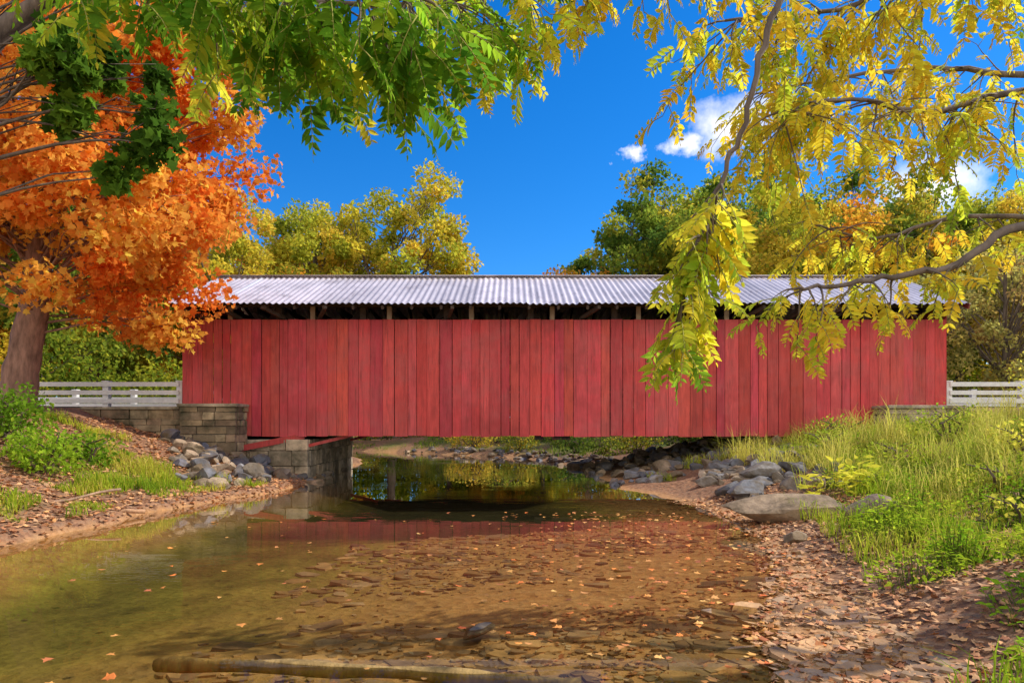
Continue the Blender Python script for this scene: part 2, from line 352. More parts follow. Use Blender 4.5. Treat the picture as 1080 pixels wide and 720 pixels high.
cs=[(-7.0,25.2,2.4,2,1.3),(-8.4,28.5,3,2,1.6),(-6.0,23.9,1.0,1,.6),(3.4,25.8,1.6,1.4,.8),(4.8,26.4,2.4,2,1.3),(6.6,25.6,3,2,1.6),(9,26.5,3.4,2,2),(2.6,27.8,1.8,1.6,.9)]
for x in np.arange(-8.5,13,1.1):
    yy=R.uniform(36,41) if x<-2 else R.uniform(29.0,35)
    if x<-4 and yy<39: yy=40
    cs.append((x,yy,R.uniform(1.6,3.0),1.6,R.uniform(.7,1.6)))
shrub_mass('creekside_bushes',cs,.11,[(.05,.10,.02),(.13,.19,.03),(.28,.32,.04),(.58,.38,.06)],43,1300)
shrub_mass('shrub',[(-8.0,11.6,1.5,1.3,.85),(-9.1,12.3,1.6,1.4,1.0),(-7.9,12.7,1.2,1,.6)],.085,[(.14,.26,.02),(.26,.42,.03),(.44,.54,.05)],44,3600)
shrub_mass('shrub',[(12.4,15.0,2.8,1.6,1.6),(7.4,15.6,1.6,1.2,.7),(8.6,13.4,1.8,1.5,.75),(10.4,12.2,2.2,1.6,1.1),(6.8,14.4,1.5,1.1,.6),(6.9,12.3,1.3,1.1,.55),(7.9,10.4,1.5,1.1,.7),(6.4,9.0,1.2,1,.45),(9.2,9.6,1.8,1.4,.8),(5.4,7.2,.9,.8,.35)],.065,[(.20,.32,.03),(.42,.46,.05),(.68,.58,.09),(.40,.50,.05)],45,2400)

# ------------------------------------------------------------ covered bridge
BR=empty('covered_bridge')
x0,x1=-8.60,11.37; yf,yb=17.8,22.8; zb,zt=1.11,4.15
rng=np.random.default_rng(3); random.seed(3)
def siding(y,sgn,ztop,tag):
    mb=MB(); x=x0
    while x<x1-.05:
        w=random.choice([.24,.27,.30,.33,.22,.36]); xe=min(x+w,x1)
        dz=random.uniform(-.02,.02); dy=random.uniform(0,.024)
        v=random.choice([.80,.92,.95,1,1.03,1.06,1.1])*random.uniform(.96,1.04); red=(.60*v,.075*v*random.uniform(.85,1.3),.072*v*random.uniform(.85,1.3))
        g=random.choice([.006,.008,.012,.022])
        a,b=sorted((y+sgn*dy,y+sgn*(dy-.03))); cup=random.uniform(-.004,.004)
        mb.box(x+g/2+cup,xe-g/2+cup,a,b,zb+dz,ztop+dz*.4,red)
        x=xe
    return obj(tag,mb.mesh(tag,M_wall),BR)
siding(yf,-1,zt,'front_siding'); siding(yb,1,4.55,'rear_siding')
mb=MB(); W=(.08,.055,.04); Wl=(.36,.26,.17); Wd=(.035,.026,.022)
for y,s in ((yf+.06,1),(yb-.06,-1)):
    a,b=sorted((y,y+s*.12)); 
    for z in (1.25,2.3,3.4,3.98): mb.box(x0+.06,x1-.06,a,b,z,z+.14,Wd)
    a,b=sorted((y+s*.0,y+s*.2)); mb.box(x0+.05,x1-.05,a,b,4.50,4.64,W)
    k=0; xx=x0+.25
    while xx<x1:
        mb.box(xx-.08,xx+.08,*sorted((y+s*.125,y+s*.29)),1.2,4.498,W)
        if xx+2.2<x1: mb.beam((xx,y+s*.36,1.4),(xx+2.15,y+s*.36,4.5),.12,.16,Wd); mb.beam((xx+2.15,y+s*.50,1.4),(xx,y+s*.50,4.5),.10,.16,W)
        xx+=2.21; k+=1
for px_ in (-7.35,-5.2,-3.2,-1.06,1.05,3.3,5.6,8.0,10.2):
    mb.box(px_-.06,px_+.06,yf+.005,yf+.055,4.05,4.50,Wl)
for y in (17.95,19.2,20.4,21.6,22.55): mb.box(x0+.02,x1-.02,y,y+.22,1.14,1.50,Wd)
xx=x0+.3
while xx<x1: mb.box(xx,xx+.14,17.9,22.7,1.502,1.66,Wd); xx+=.8
xx=x0
while xx<x1-.1: mb.box(xx,xx+.24,17.92,22.68,1.663,1.74,W); xx+=.25
ridge=(20.3,5.78); eF=(17.15,4.47); eB=(23.45,4.47)
xx=x0+.15; k=0
while xx<x1:
    for e in (eF,eB): mb.beam((xx,e[0]+(.05 if e is eF else -.05),e[1]-.105),(xx,ridge[0],ridge[1]-.115),.06,.09,W)
    mb.box(xx+.1,xx+.2,18.1,22.5,4.40,4.52,Wd); xx+=.74; k+=1
for sx in (x0+.1,x0+1.2,x0+2.3,x0+3.9,-1.5,2.2,x1-5.0,x1-3.9,x1-2.9,x1-1.4,x1-.1):
    mb.beam((sx,17.2,4.38),(sx+random.uniform(-.7,.7),17.95,4.20),.08,.09,W)
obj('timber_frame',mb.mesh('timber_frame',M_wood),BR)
mb=MB()
for xe,s in ((x0+.0,1),(x1-.0,-1)):
    y=17.85
    while y<22.75:
        ym=y+.125; top=4.36+(5.60-4.40)*(1-abs(ym-20.3)/3.15); low=4.15 if 18.3<ym<22.3 else zb
        v=random.uniform(.85,1.1); mb.box(*sorted((xe+s*.035,xe+s*.005)),y,y+.245,low,top,(.5*v,.05*v,.055*v)); y+=.25
obj('portal_boards',mb.mesh('portal_boards',M_wall),BR)
rx0,rx1=-8.72,11.52
nxr=int((rx1-rx0)/.024); rxs=np.linspace(rx0,rx1,nxr)
def slope(e,tag,dz=0):
    vv=np.linspace(0,1,5); pitch=.165
    Xr,Vr=np.meshgrid(rxs,vv)
    hgt=.020*np.sin(2*np.pi*Xr/pitch)
    sheet=np.floor((Xr-rx0)/1.3); zig=.014*(((sheet*7919)%5)/5-.4)
    Yr=e[0]+(ridge[0]-e[0])*Vr; Zr=e[1]+(ridge[1]-e[1])*Vr+hgt+zig+dz
    Yr=Yr+np.where(Vr<.01,np.sign(e[0]-20.3)*(((sheet*31)%7)/7)*.07,0); Zr=Zr-np.where(Vr<.01,(((sheet*17)%5)/5)*.03,0)
    V=np.stack([Xr,Yr,Zr],-1).reshape(-1,3); idx=np.arange(len(V)).reshape(5,nxr)
    F_=np.stack([idx[:-1,:-1],idx[:-1,1:],idx[1:,1:],idx[1:,:-1]],-1).reshape(-1,4)
    sh=(.54+.20*(((sheet*104729)%11)/11)).reshape(-1)
    lft=1+.35*(1-sstep(-7.6,-6.9,Xr)).reshape(-1)
    Cc=np.stack([sh*1.06*lft,sh*.95*lft,sh*.96*lft],-1)
    o=obj(tag,np_mesh(tag,V,F_,np.clip(Cc,0,.85),M_roof,True),BR)
slope(eF,'roof_front'); slope(eB,'roof_rear')
mb=MB()
for s in (-1,1): mb.beam((rx0,20.3+s*.075,5.81),(rx1,20.3+s*.075,5.81),.15,.02,(.55,.50,.50))
for xe in (rx0+.03,rx1-.03):
    for e in (eF,eB): mb.beam((xe,e[0],e[1]-.09),(xe,ridge[0],ridge[1]-.09),.03,.12,(.42,.08,.07))
obj('ridge_cap',mb.mesh('ridge_cap',M_roof),BR)
mb=MB(); red=(.45,.06,.05)
mb.beam((-7.0,17.5,.80),(-5.45,17.9,1.12),.12,.15,red); mb.beam((-5.35,17.85,.86),(-4.25,18.0,1.13),.08,.08,red); mb.beam((-5.5,22.4,.85),(-4.4,22.4,1.12),.08,.08,red)
mb.beam((6.7,18.0,1.12),(8.4,17.9,.75),.09,.09,(.25,.05,.045)); 
for x in (.6,1.05,1.3): mb.box(x,x+.22,17.9,18.05,1.02,1.13,Wd)
obj('brace_timbers',mb.mesh('brace_timbers',M_wall),BR)

# ------------------------------------------------------------ abutments
def masonry(mb,xa,xb,ya,yb_,za,zb_,pal,ch=.24):
    z=za
    while z<zb_-.02:
        h=min(ch*random.uniform(.75,1.25),zb_-z)
        if zb_-(z+h)<.1: h=zb_-z
        for face in ('f','l','r'):
            a,b=(xa,xb) if face=='f' else (ya,yb_)
            q=a
            while q<b-.02:
                w=random.uniform(.25,.75); e=min(q+w,b)
                if b-e<.15: e=b
                c=random.choice(pal); v=random.uniform(.65,1.2); c=tuple(k*v for k in c); d=random.uniform(0,.04)
                if face=='f': mb.box(q+.006,e-.006,ya-d,ya+.12,z+.006,z+h-.006,c,.010)
                elif face=='l': mb.box(xa-d,xa+.1,q+.13,e-.006,z+.006,z+h-.006,c,.010)
                else: mb.box(xb-.1,xb+d,q+.13,e-.006,z+.006,z+h-.006,c,.010)
                q=e
        z+=h
    mb.box(xa+.03,xb-.03,ya+.03,yb_,za,zb_-.01,(.12,.11,.09))
pal1=[(.38,.27,.15),(.30,.22,.13),(.45,.34,.20),(.25,.18,.11),(.34,.23,.14)]; pal2=[(.50,.38,.25),(.42,.33,.22),(.54,.43,.30)]
def finish(ob,w=.012):
    bv=ob.modifiers.new('bev','BEVEL'); bv.width=w; bv.segments=1; return ob
AB=empty('stone_abutment'); mb=MB()
masonry(mb,-8.27,-6.88,17.0,17.72,-.3,1.86,pal1,.2); masonry(mb,-10.8,-8.30,17.2,17.7,.2,1.80,pal1,.15)
finish(obj('wing_wall',mb.mesh('wing_wall',M_stone),AB))
mb=MB(); masonry(mb,-8.5,-5.3,17.74,22.7,-.4,1.03,pal2,.34); finish(obj('bearing_seat',mb.mesh('bearing_seat',M_stone),AB))
mb=MB(); mb.box(-8.33,-6.82,16.93,17.75,1.865,1.94,(.42,.34,.23),.008); mb.box(-10.85,-8.34,17.12,17.7,1.805,1.87,(.36,.30,.2),.008)
finish(obj('coping',mb.mesh('coping',M_stone),AB))
AB2=empty('stone_abutment'); mb=MB()
masonry(mb,9.4,11.3,17.0,17.72,.3,1.82,pal2,.2); masonry(mb,11.32,13.5,17.2,17.7,.6,1.8,pal1,.2); finish(obj('wing_wall',mb.mesh('wing_wall2',M_stone),AB2))
mb=MB(); masonry(mb,8.6,11.2,17.74,22.7,.2,1.03,pal2,.34); finish(obj('bearing_seat',mb.mesh('bearing_seat2',M_stone),AB2))
mb=MB(); mb.box(9.34,11.31,16.93,17.75,1.825,1.90,(.36,.30,.22),.008); finish(obj('coping',mb.mesh('coping2',M_stone),AB2))

m_as=surf_mat('asphalt',.9,12,.8,1.2,bump=.3,bumpscale=80)
mb=MB(); mb.box(-80,x0,18.3,22.3,1.6,1.90,(.055,.055,.055)); mb.box(x1,80,18.3,22.3,1.6,1.90,(.055,.055,.055))
obj('road',mb.mesh('road',m_as))
def fence(xa,xb,y):
    e=empty('white_rail_fence'); mb=MB(); x=xa; n=max(1,round(abs(xb-xa)/1.95)); wh=(.80,.79,.76)
    for i in range(n+1):
        x=xa+(xb-xa)*i/n; mb.box(x-.075,x+.075,y,y+.15,1.6,2.54,wh); mb.box(x-.09,x+.09,y-.015,y+.165,2.542,2.57,wh)
    obj('posts',mb.mesh('posts',M_white),e); mb=MB()
    for z in (1.98,2.2,2.42): mb.box(min(xa,xb),max(xa,xb),y-.045,y-.003,z,z+.11,wh,.004)
    obj('rails',mb.mesh('rails',M_white),e)
fence(-8.75,-28.2,17.95); fence(11.5,31,17.95); fence(-8.75,-28.2,22.75); fence(11.5,31,22.75)

# ------------------------------------------------------------ rocks
bm=bmesh.new(); bmesh.ops.create_icosphere(bm,subdivisions=3,radius=1); IV=np.array([v.co[:] for v in bm.verts]); IF=np.array([[v.index for v in f.verts] for f in bm.faces]); bm.free()
def rock_verts(size,flat=.6,cuts=9,rot=None,lo=.35,tilt=.3):
    v=IV.copy()
    for _ in range(cuts):
        n=norm(rng.normal(size=3)); d=rng.uniform(lo,.8); k=v@n; ex=np.maximum(k-d,0); v=v-ex[:,None]*n
    v=v*np.array([size*rng.uniform(.8,1.35),size*rng.uniform(.7,1.1),size*flat])
    a=rng.uniform(0,6.28) if rot is None else rot; c,s=math.cos(a),math.sin(a); tx=rng.uniform(-tilt,tilt)
    v=v@np.array([[c,s,0],[-s,c,0],[0,0,1]]); v[:,2]+=v[:,0]*tx
    return v
def rocks(name,L,mat,pal,smooth=False):
    Vs=[];Fs=[];Cs=[];b=0
    for (x,y,z,s,fl) in L:
        v=rock_verts(s,fl,12)+np.array([x,y,z]); Vs.append(v);Fs.append(IF+b);b+=len(v)
        c=np.array(pal[rng.integers(len(pal))])*rng.uniform(.65,1.3); Cs.append(np.tile(c,(len(v),1)))
    return obj(name,np_mesh(name,np.concatenate(Vs),np.concatenate(Fs),np.concatenate(Cs),mat,smooth))
rng=np.random.default_rng(12)
gp=[(.15,.15,.165),(.19,.19,.20),(.12,.115,.13),(.32,.23,.15),(.26,.18,.11),(.22,.18,.14),(.36,.27,.18)]
L=[]
for _ in range(240):
    x=rng.uniform(-8.6,-5.1); y=rng.uniform(13.4,16.9)
    if x> -5.0-(16.9-y)*.25 or x<-6.6-(y-13.4)*.6: continue
    s=rng.uniform(.08,.25)+.14*rng.uniform()**3; L.append((x,y,float(H(x,y))+s*.2,s,.7))
for _ in range(30):
    x=rng.uniform(-5.3,-4.6); y=rng.uniform(16,22); s=rng.uniform(.1,.28); L.append((x,y,float(H(x,y))+.02,s,.6))
rocks('riprap_rocks',L,M_rock,gp)
L=[]
for _ in range(400):
    x=rng.uniform(2.2,9.2); y=rng.uniform(14.6,23); 
    if y<15.6 and x<4.2: continue
    s=(rng.uniform(.06,.24)+.18*rng.uniform()**3)*(1 if x<7 else .8); L.append((x,y,float(H(x,y))+s*.15,s,.65))
for _ in range(90):
    x=rng.uniform(4.0,6.2); y=rng.uniform(11.4,15.5); s=rng.uniform(.08,.30); L.append((x,y,float(H(x,y))+s*.12,s,.65))
for _ in range(120):
    y=rng.uniform(23,33); q=float(edges(np.array(y),np.array(y))[1]); x=q+rng.uniform(-.2,1.6); s=rng.uniform(.06,.26); L.append((x,y,float(H(x,y))+s*.1,s,.6))
rocks('riprap_rocks',L,M_rock,gp)
def boulder(x,y,s,fl,rot,sx=1,up=.2,c=(.34,.24,.15)):
    v=rock_verts(1,fl,16,0,.62,.05); v=v*np.array([s*sx,s,s]); cc,q=math.cos(rot),math.sin(rot); v=v@np.array([[cc,q,0],[-q,cc,0],[0,0,1]])
    nn=vnoise(v[:,0]*6+x*9,v[:,1]*6+v[:,2]*9,1,3)-.5; v=v*(1+.07*nn[:,None])
    v+=np.array([x,y,float(H(x,y))+s*up]); return obj('boulder',np_mesh('boulder',v,IF,np.tile(np.array(c)*rng.uniform(.9,1.1),(len(v),1)),M_rock,False))
boulder(4.0,9.9,.62,.42,.08,1.3,.22); boulder(4.78,9.0,.38,.62,-.3,1.05,.3,(.28,.20,.14)); boulder(3.42,8.2,.15,.7,.3,1.1); boulder(4.2,12.2,.35,.6,.6,1.2,.25,(.2,.2,.21)); boulder(4.9,13.3,.42,.6,.2,1.2,.25,(.22,.2,.18))
def slabs(name,n,reg,smin,smax,pal,mat,th=.03):
    mb=MB(); k=0
    while k<n:
        x=rng.uniform(reg[0],reg[1]); y=reg[2]+(reg[3]-reg[2])*rng.uniform()**1.2
        if vnoise(x,y,1.5,77)<rng.uniform(.2,.8): continue
        z=float(H(x,y))
        if z>.06 or z<-.3: k+=1; continue
        s=smin+(smax-smin)*rng.uniform()**3; m_=rng.integers(5,8); a0=rng.uniform(0,6.28)
        an=np.sort(a0+np.arange(m_)*2*math.pi/m_+rng.uniform(-.35,.35,m_)); el=rng.uniform(.45,.85); ro=rng.normal(0,.5)
        rr=rng.uniform(.75,1.1,m_); u=np.cos(an)*rr*s; w=np.sin(an)*rr*s*el
        X_=x+u*math.cos(ro)-w*math.sin(ro); Y_=y+u*math.sin(ro)+w*math.cos(ro)
        tl=rng.normal(0,.06,2); t=th*rng.uniform(.5,1.3); zt_=z+t*.6+(X_-x)*tl[0]+(Y_-y)*tl[1]
        Vv=[(X_[i],Y_[i],zt_[i]-t) for i in range(m_)]+[(x+(X_[i]-x)*.93,y+(Y_[i]-y)*.93,zt_[i]) for i in range(m_)]
        Ff=[tuple(range(m_,2*m_))]+[(i,(i+1)%m_,m_+(i+1)%m_,m_+i) for i in range(m_)]
        c=np.array(pal[rng.integers(len(pal))])*rng.uniform(.7,1.25); mb.add(Vv,Ff,c); k+=1
    return obj(name,mb.mesh(name,mat))
bp=[(.32,.18,.075),(.40,.23,.095),(.24,.14,.075),(.48,.28,.125),(.36,.23,.125)]
slabs('shale_slabs',1500,(-2.4,3.2,3.2,11.5),.04,.22,bp,M_wetrock,.024)
slabs('creek_pebbles',3000,(-1.5,3.4,3.0,12),.012,.05,bp+[(.46,.33,.2)],M_wetrock,.018)
rocks('creek_rock',[(-.28,4.95,-.03,.14,.3)],M_wetrock,[(.14,.11,.07)])

mb=MB(); mb.tube(smooth_path([(-2.3,4.42,-.09),(-1.7,4.28,-.045),(-.9,4.15,-.03),(-.2,4.05,-.035),(.4,3.98,-.06)],5,.006),[.045+.008*math.sin(i) for i in range(21)],10,(.34,.22,.08),.1)
obj('sunken_log',mb.mesh('sunken_log',M_bark,True))
mb=MB(); mb.tube(smooth_path([(-9,9.6,.35),(-7.6,9.9,.22),(-6.6,10.3,.15),(-5.8,10.8,.07)],5,.02),[.06-.002*i for i in range(16)],8,(.46,.26,.14),.1)
mb.tube(smooth_path([(-8,9.3,.26),(-7,9.5,.16),(-6.2,9.8,.06)],5,.02),[.03]*11,6,(.46,.27,.15),.1)
mb.tube(smooth_path([(-7.2,9.8,.2),(-6.8,10.5,.3),(-6.3,11,.4)],4,.02),[.02]*9,6,(.38,.24,.15),.1)
obj('driftwood',mb.mesh('driftwood',M_bark,True))

# ------------------------------------------------------------ fallen leaves
rng=np.random.default_rng(55)
def fallen(name,n,fn,pal,sz=(.035,.075),lift=.006,onwater=True):
    P=fn(n); z=H(P[:,0],P[:,1]); z=np.maximum(z,0) if onwater else z
    P=np.column_stack([P,z+lift+rng.uniform(0,.01,len(P))]); n=len(P)
    Nr=norm(rng.normal(0,.12 if onwater else .35,(n,3))+np.array([0,0,1])); a=rng.uniform(0,6.28,n); F=np.column_stack([np.cos(a),np.sin(a),np.zeros(n)])
    me=leaf_cloud(name,P,F,Nr,rng.uniform(sz[0],sz[1],n),T_maple,F_maple,pick(pal,n,rng.uniform(0,1,n)),M_litter); return obj(name,me)
lp=[(.65,.14,.03),(.80,.26,.05),(.66,.33,.08),(.50,.13,.05),(.74,.42,.12)]
def f1(n):
    x=rng.uniform(-4.5,3.4,n*4); y=3.2+8*rng.uniform(0,1,n*4)**1.1
    w=.12+.88*sstep(-1.5,2.4,x)*sstep(3,5,y); k=(rng.uniform(0,1,n*4)<w)&(x<edges(x,y)[1]+.3); return np.column_stack([x[k],y[k]])[:n]
fallen('floating_leaves',520,f1,lp,(.04,.08))
def f1b(n):
    x=rng.uniform(.2,3.6,n*3); y=3+9.5*rng.uniform(0,1,n*3); k=(vnoise(x,y,.8,9)>.4)&(x<edges(x,y)[1]+.2); return np.column_stack([x[k],y[k]])[:n]
fallen('sunken_leaves',1700,f1b,[(.50,.18,.07),(.62,.27,.1),(.42,.17,.08)],(.03,.06),.004,False)
def f2(n):
    y=1.8+11*rng.uniform(0,1,n)**1.2; x=edges(y,y)[1]-.2+rng.uniform(0,1,n)**1.2*5; return np.column_stack([x,y])
def f3(n):
    y=rng.uniform(8,17,n); x=edges(y,y)[0]-rng.uniform(0,5,n); return np.column_stack([x,y])
lp2=[(.36,.14,.06),(.56,.24,.10),(.66,.36,.16),(.46,.27,.14),(.74,.36,.12)]
fallen('leaf_litter',12000,f2,lp2,(.03,.075),.014,False)
fallen('leaf_litter',9000,f3,lp2,(.05,.09),.015,False)

# ------------------------------------------------------------ grass
def blades(name,n,fn,hgt,wid,pal,seed,lean=.35):
    global rng
    rng=np.random.default_rng(seed)
    P=fn(n); n=len(P); z=H(P[:,0],P[:,1]); 
    h=rng.uniform(.45,1.2,n)*hgt*(.25+1.5*vnoise(P[:,0],P[:,1],.5,seed+1)**1.5); w=wid*rng.uniform(.6,1.3,n)
    a=rng.uniform(0,6.28,n); dx,dy=np.cos(a),np.sin(a); ln=rng.uniform(.1,1,n)*lean
    B=np.column_stack([P,z-.01]); sd=np.column_stack([-dy,dx,0*dx])*w[:,None]/2
    up=np.array([0,0,1.0]); d=np.column_stack([dx,dy,0*dx])
    mid=B+up*(h*.6)[:,None]+d*(h*ln*.4)[:,None]; tip=B+up*(h*(1-.3*ln))[:,None]+d*(h*ln*1.3)[:,None]
    V=np.stack([B+sd,B-sd,mid-sd*.8,mid+sd*.8,tip],1).reshape(-1,3)
    b=np.arange(n)*5
    F=np.concatenate([np.stack([b,b+1,b+2],1),np.stack([b,b+2,b+3],1),np.stack([b+3,b+2,b+4],1)])
    C=pick(pal,n,vnoise(P[:,0],P[:,1],.7,seed+2),.2)
    return obj(name,np_mesh(name,V,F,np.repeat(C,5,axis=0),M_grass))
def gmask(x,y): return vnoise(x,y,1.6,11)*.6+vnoise(x,y,.5,12)*.4
def g1(n):
    y=2+15.5*rng.uniform(0,1,n)**.9; x=edges(y,y)[1]+.7+rng.uniform(0,8.5,n); k=(gmask(x,y)+.12*(vnoise(x,y,.25,88)-.5)>.56-.03*(x-edges(y,y)[1]))&(x<12.5); return np.column_stack([x[k],y[k]])
def g2(n):
    y=rng.uniform(7.8,17,n); x=edges(y,y)[0]-.25-rng.uniform(0,6,n); k=(gmask(x,y)>.62); return np.column_stack([x[k],y[k]])
def g3(n):
    y=rng.uniform(8.5,16.8,n); x=rng.uniform(5.0,12.4,n); k=(vnoise(x,y,.6,61)>.55)&~((y>15)&(x>8.4)); return np.column_stack([x[k],y[k]])
def g4(n):
    y=rng.uniform(25,40,n); x=rng.uniform(-9,9,n); k=((x<edges(x,y)[0]-.5)|(x>edges(x,y)[1]+.8))&(vnoise(x,y,2,77)>.5); return np.column_stack([x[k],y[k]])
Gp=[(.16,.28,.02),(.30,.42,.03),(.46,.50,.05),(.64,.54,.12)]
blades('bank_grass',70000,g1,.26,.011,Gp,71,.9)
blades('bank_grass',45000,g2,.20,.016,Gp,72,.8)
blades('tall_grass',22000,g3,.66,.012,[(.32,.40,.05),(.50,.50,.08),(.68,.58,.16),(.46,.48,.08)],73,1.0)
blades('meadow_grass',9000,g4,.20,.045,[(.12,.20,.03),(.2,.28,.04),(.3,.30,.05)],74)
def weeds(name,spots,ls,pal,seed):
    global rng
    rng=np.random.default_rng(seed); Ps=[];Fs=[];Gs=[]
    for (x,y,r,h,n) in spots:
        a=rng.uniform(0,6.28,n); q=r*np.sqrt(rng.uniform(0,1,n)); px=x+q*np.cos(a); py=y+q*np.sin(a); z=H(px,py)+h*rng.uniform(.15,1,n)*(1-.5*(q/r)**2)
        Ps.append(np.column_stack([px,py,z])); Fs.append(np.column_stack([np.cos(a),np.sin(a),rng.uniform(-.3,.5,n)])); Gs.append(rng.uniform(0,.8)+rng.uniform(0,.2,n))
    P=np.concatenate(Ps);F=np.concatenate(Fs);G=np.concatenate(Gs);n=len(P)
    e=empty(name); obj('leaves',leaf_cloud(name,P,F+rng.normal(0,.3,(n,3)),norm(rng.normal(0,.35,(n,3))+np.array([0,0,1])),ls*rng.uniform(.6,1.3,n),
       [(0,0,0),(.3,.2,.05),(.65,.17,.04),(1,0,-.08),(.65,-.17,.04),(.3,-.2,.05)],[tuple(range(6))],pick(pal,n,G),M_grass),e)
    mb=MB()
    for i in range(0,n,3):
        p=P[i]; z=float(H(p[0],p[1])); mb.tube([(p[0]-F[i][0]*.05,p[1]-F[i][1]*.05,z-.02),tuple(p)],[.004,.002],3,(.15,.2,.04))
    obj('stalks',mb.mesh(name+'_stalks',M_grass),e)
rw=np.random.default_rng(8); sp2=[]
for _ in range(300):
    y=2.4+11*rw.uniform()**1.0; x=float(edges(np.array(y),np.array(y))[1])+1.1+rw.uniform(0,1)**1.1*6
    if float(gmask(np.array(x),np.array(y)))<.42: continue
    sp2.append((x,y,rw.uniform(.15,.5),rw.uniform(.12,.5),int(rw.uniform(80,280))))
sp2+=[(3.0,3.6,.35,.22,200),(3.5,4.4,.4,.3,260),(2.5,2.9,.25,.18,140),(3.3,5.6,.35,.3,220),(4.3,5.2,.5,.4,300)]
weeds('weed_patch',sp2,.055,[(.18,.36,.02),(.36,.54,.03),(.60,.62,.06)],81)
weeds('pokeweed_plant',[(5.0,10.6,.40,.62,60),(5.5,10.8,.3,.55,40),(5.3,10.5,.2,.9,18)],.2,[(.56,.66,.05),(.74,.70,.07),(.82,.72,.10)],82)

# ------------------------------------------------------------ walnut trees (foreground compound leaves)
T_lf=[(0,0,0),(.28,.19,.04),(.62,.16,.035),(1,0,-.10),(.62,-.16,.035),(.28,-.19,.04),(.28,0,0),(.62,0,-.01)]
F_lf=[(0,6,1),(1,6,7),(1,7,2),(2,7,3),(0,5,6),(5,4,7),(5,7,6),(4,3,7)]
def walnut(name,trunk,limbs,pal,seed):
    global rng
    rng=np.random.default_rng(seed); random.seed(seed)
    e=empty(name); mb=MB(); bark=(.17,.13,.10)
    tp=smooth_path(trunk,6,.02); mb.tube(tp,[.30*(1-.7*i/len(tp)) for i in range(len(tp))],12,bark,.07)
    P=[];F=[];Nn=[];Sz=[];Cc=[]
    def compound(o,d,L,g):
        d=d.normalized(); pts=[]; p=o.copy(); n=9
        for i in range(n+1):
            pts.append(p.copy()); d=(d+Vector((0,0,-.10))).normalized(); p=p+d*L/n
        mb.tube(pts[::3],[.0035,.003,.002,.0015],3,(.35,.33,.08))
        up=Vector((random.uniform(-.6,.6),random.uniform(-.6,.6),1))
        base_c=np.array(pal[min(len(pal)-1,int(max(0,g)*len(pal)))])
        for i in range(2,n+1):
            t=(pts[i]-pts[i-1]).normalized(); sd=t.cross(up).normalized()
            prof=math.sin(math.pi*min(1,(i+1)/(n+1.5)))**.5
            for s in ((-1,1) if i<n else (0,)):
                if random.random()<.08: continue
                f=(t*.55+sd*s*1.0+Vector((0,0,-.25))+Vector([random.uniform(-.2,.2) for _ in range(3)])) if s else t
                P.append(pts[i]); F.append(f); nn=sd.cross(t); nn=nn if nn.z>0 else -nn
                Nn.append(nn+Vector([random.uniform(-.35,.35) for _ in range(3)])); Sz.append(L*.31*prof*random.uniform(.75,1.15)); Cc.append(base_c*random.uniform(.72,1.25)*np.array([random.uniform(.82,1.15),1,1]))
    def twig(o,d,L,g,dens,ls):
        pts=[o]; p=o.copy(); d=d.normalized(); n=5
        for i in range(n):
            d=(d+Vector((random.uniform(-.2,.2),random.uniform(-.2,.2),-.16+random.uniform(-.1,.1)))).normalized(); p=p+d*L/n; pts.append(p.copy())
        mb.tube(pts,[.008-.0012*i for i in range(6)],5,bark)
        k=max(3,int(L*dens))
        for j in range(k):
            t=(.25+.75*j/(k-1))*n; i=min(n-1,int(t)); q=pts[i].lerp(pts[i+1],t-i); td=(pts[i+1]-pts[i]).normalized()
            a=j*2.4+random.uniform(-.4,.4); s1=td.cross(Vector((0,0,1))).normalized() if abs(td.z)<.95 else Vector((1,0,0)); s2=td.cross(s1)
            dd=td*.6+(s1*math.cos(a)+s2*math.sin(a))*.9+Vector((0,0,-.25))
            compound(q,dd,random.uniform(.24,.42)*ls,g+random.uniform(-.22,.22))
    for (pts,r0,frac,ntw,tl,dens,gr,ls) in limbs:
        pp=smooth_path(pts,6,.012); mb.tube(pp,[r0*(1-.9*(i/(len(pp)-1))**.6)+.004 for i in range(len(pp))],8,bark,.05)
        m_=len(pp)
        for k in range(ntw):
            i=int((frac+(1-frac)*(k+random.random())/ntw)*(m_-1)); i=min(i,m_-2); td=(pp[i+1]-pp[i]).normalized()
            dd=td*.5+Vector((random.uniform(-1,1),random.uniform(-1,1),random.uniform(-.9,.35)))
            g=gr[0]+(gr[1]-gr[0])*random.random()
            twig(pp[i],dd,tl*random.uniform(.6,1.25),g,dens,ls)
        twig(pp[-1],pp[-1]-pp[-3],tl*.5,gr[0],dens,ls)
    P=np.array([p[:] for p in P]);F=np.array([p[:] for p in F]);Nn=np.array([p[:] for p in Nn]);Sz=np.array(Sz);Cc=np.array(Cc)
    obj('trunk_and_limbs',mb.mesh(name+'_wood',M_bark,True),e)
    obj('foliage',leaf_cloud(name+'_foliage',P,F,Nn,Sz,T_lf,F_lf,Cc,M_leaf2),e)
wp=[(.20,.34,.03),(.34,.46,.04),(.52,.56,.045),(.76,.62,.05),(.85,.56,.045)]
wg=[(.11,.24,.02),(.18,.34,.025),(.28,.44,.03),(.46,.54,.04),(.74,.60,.05)]
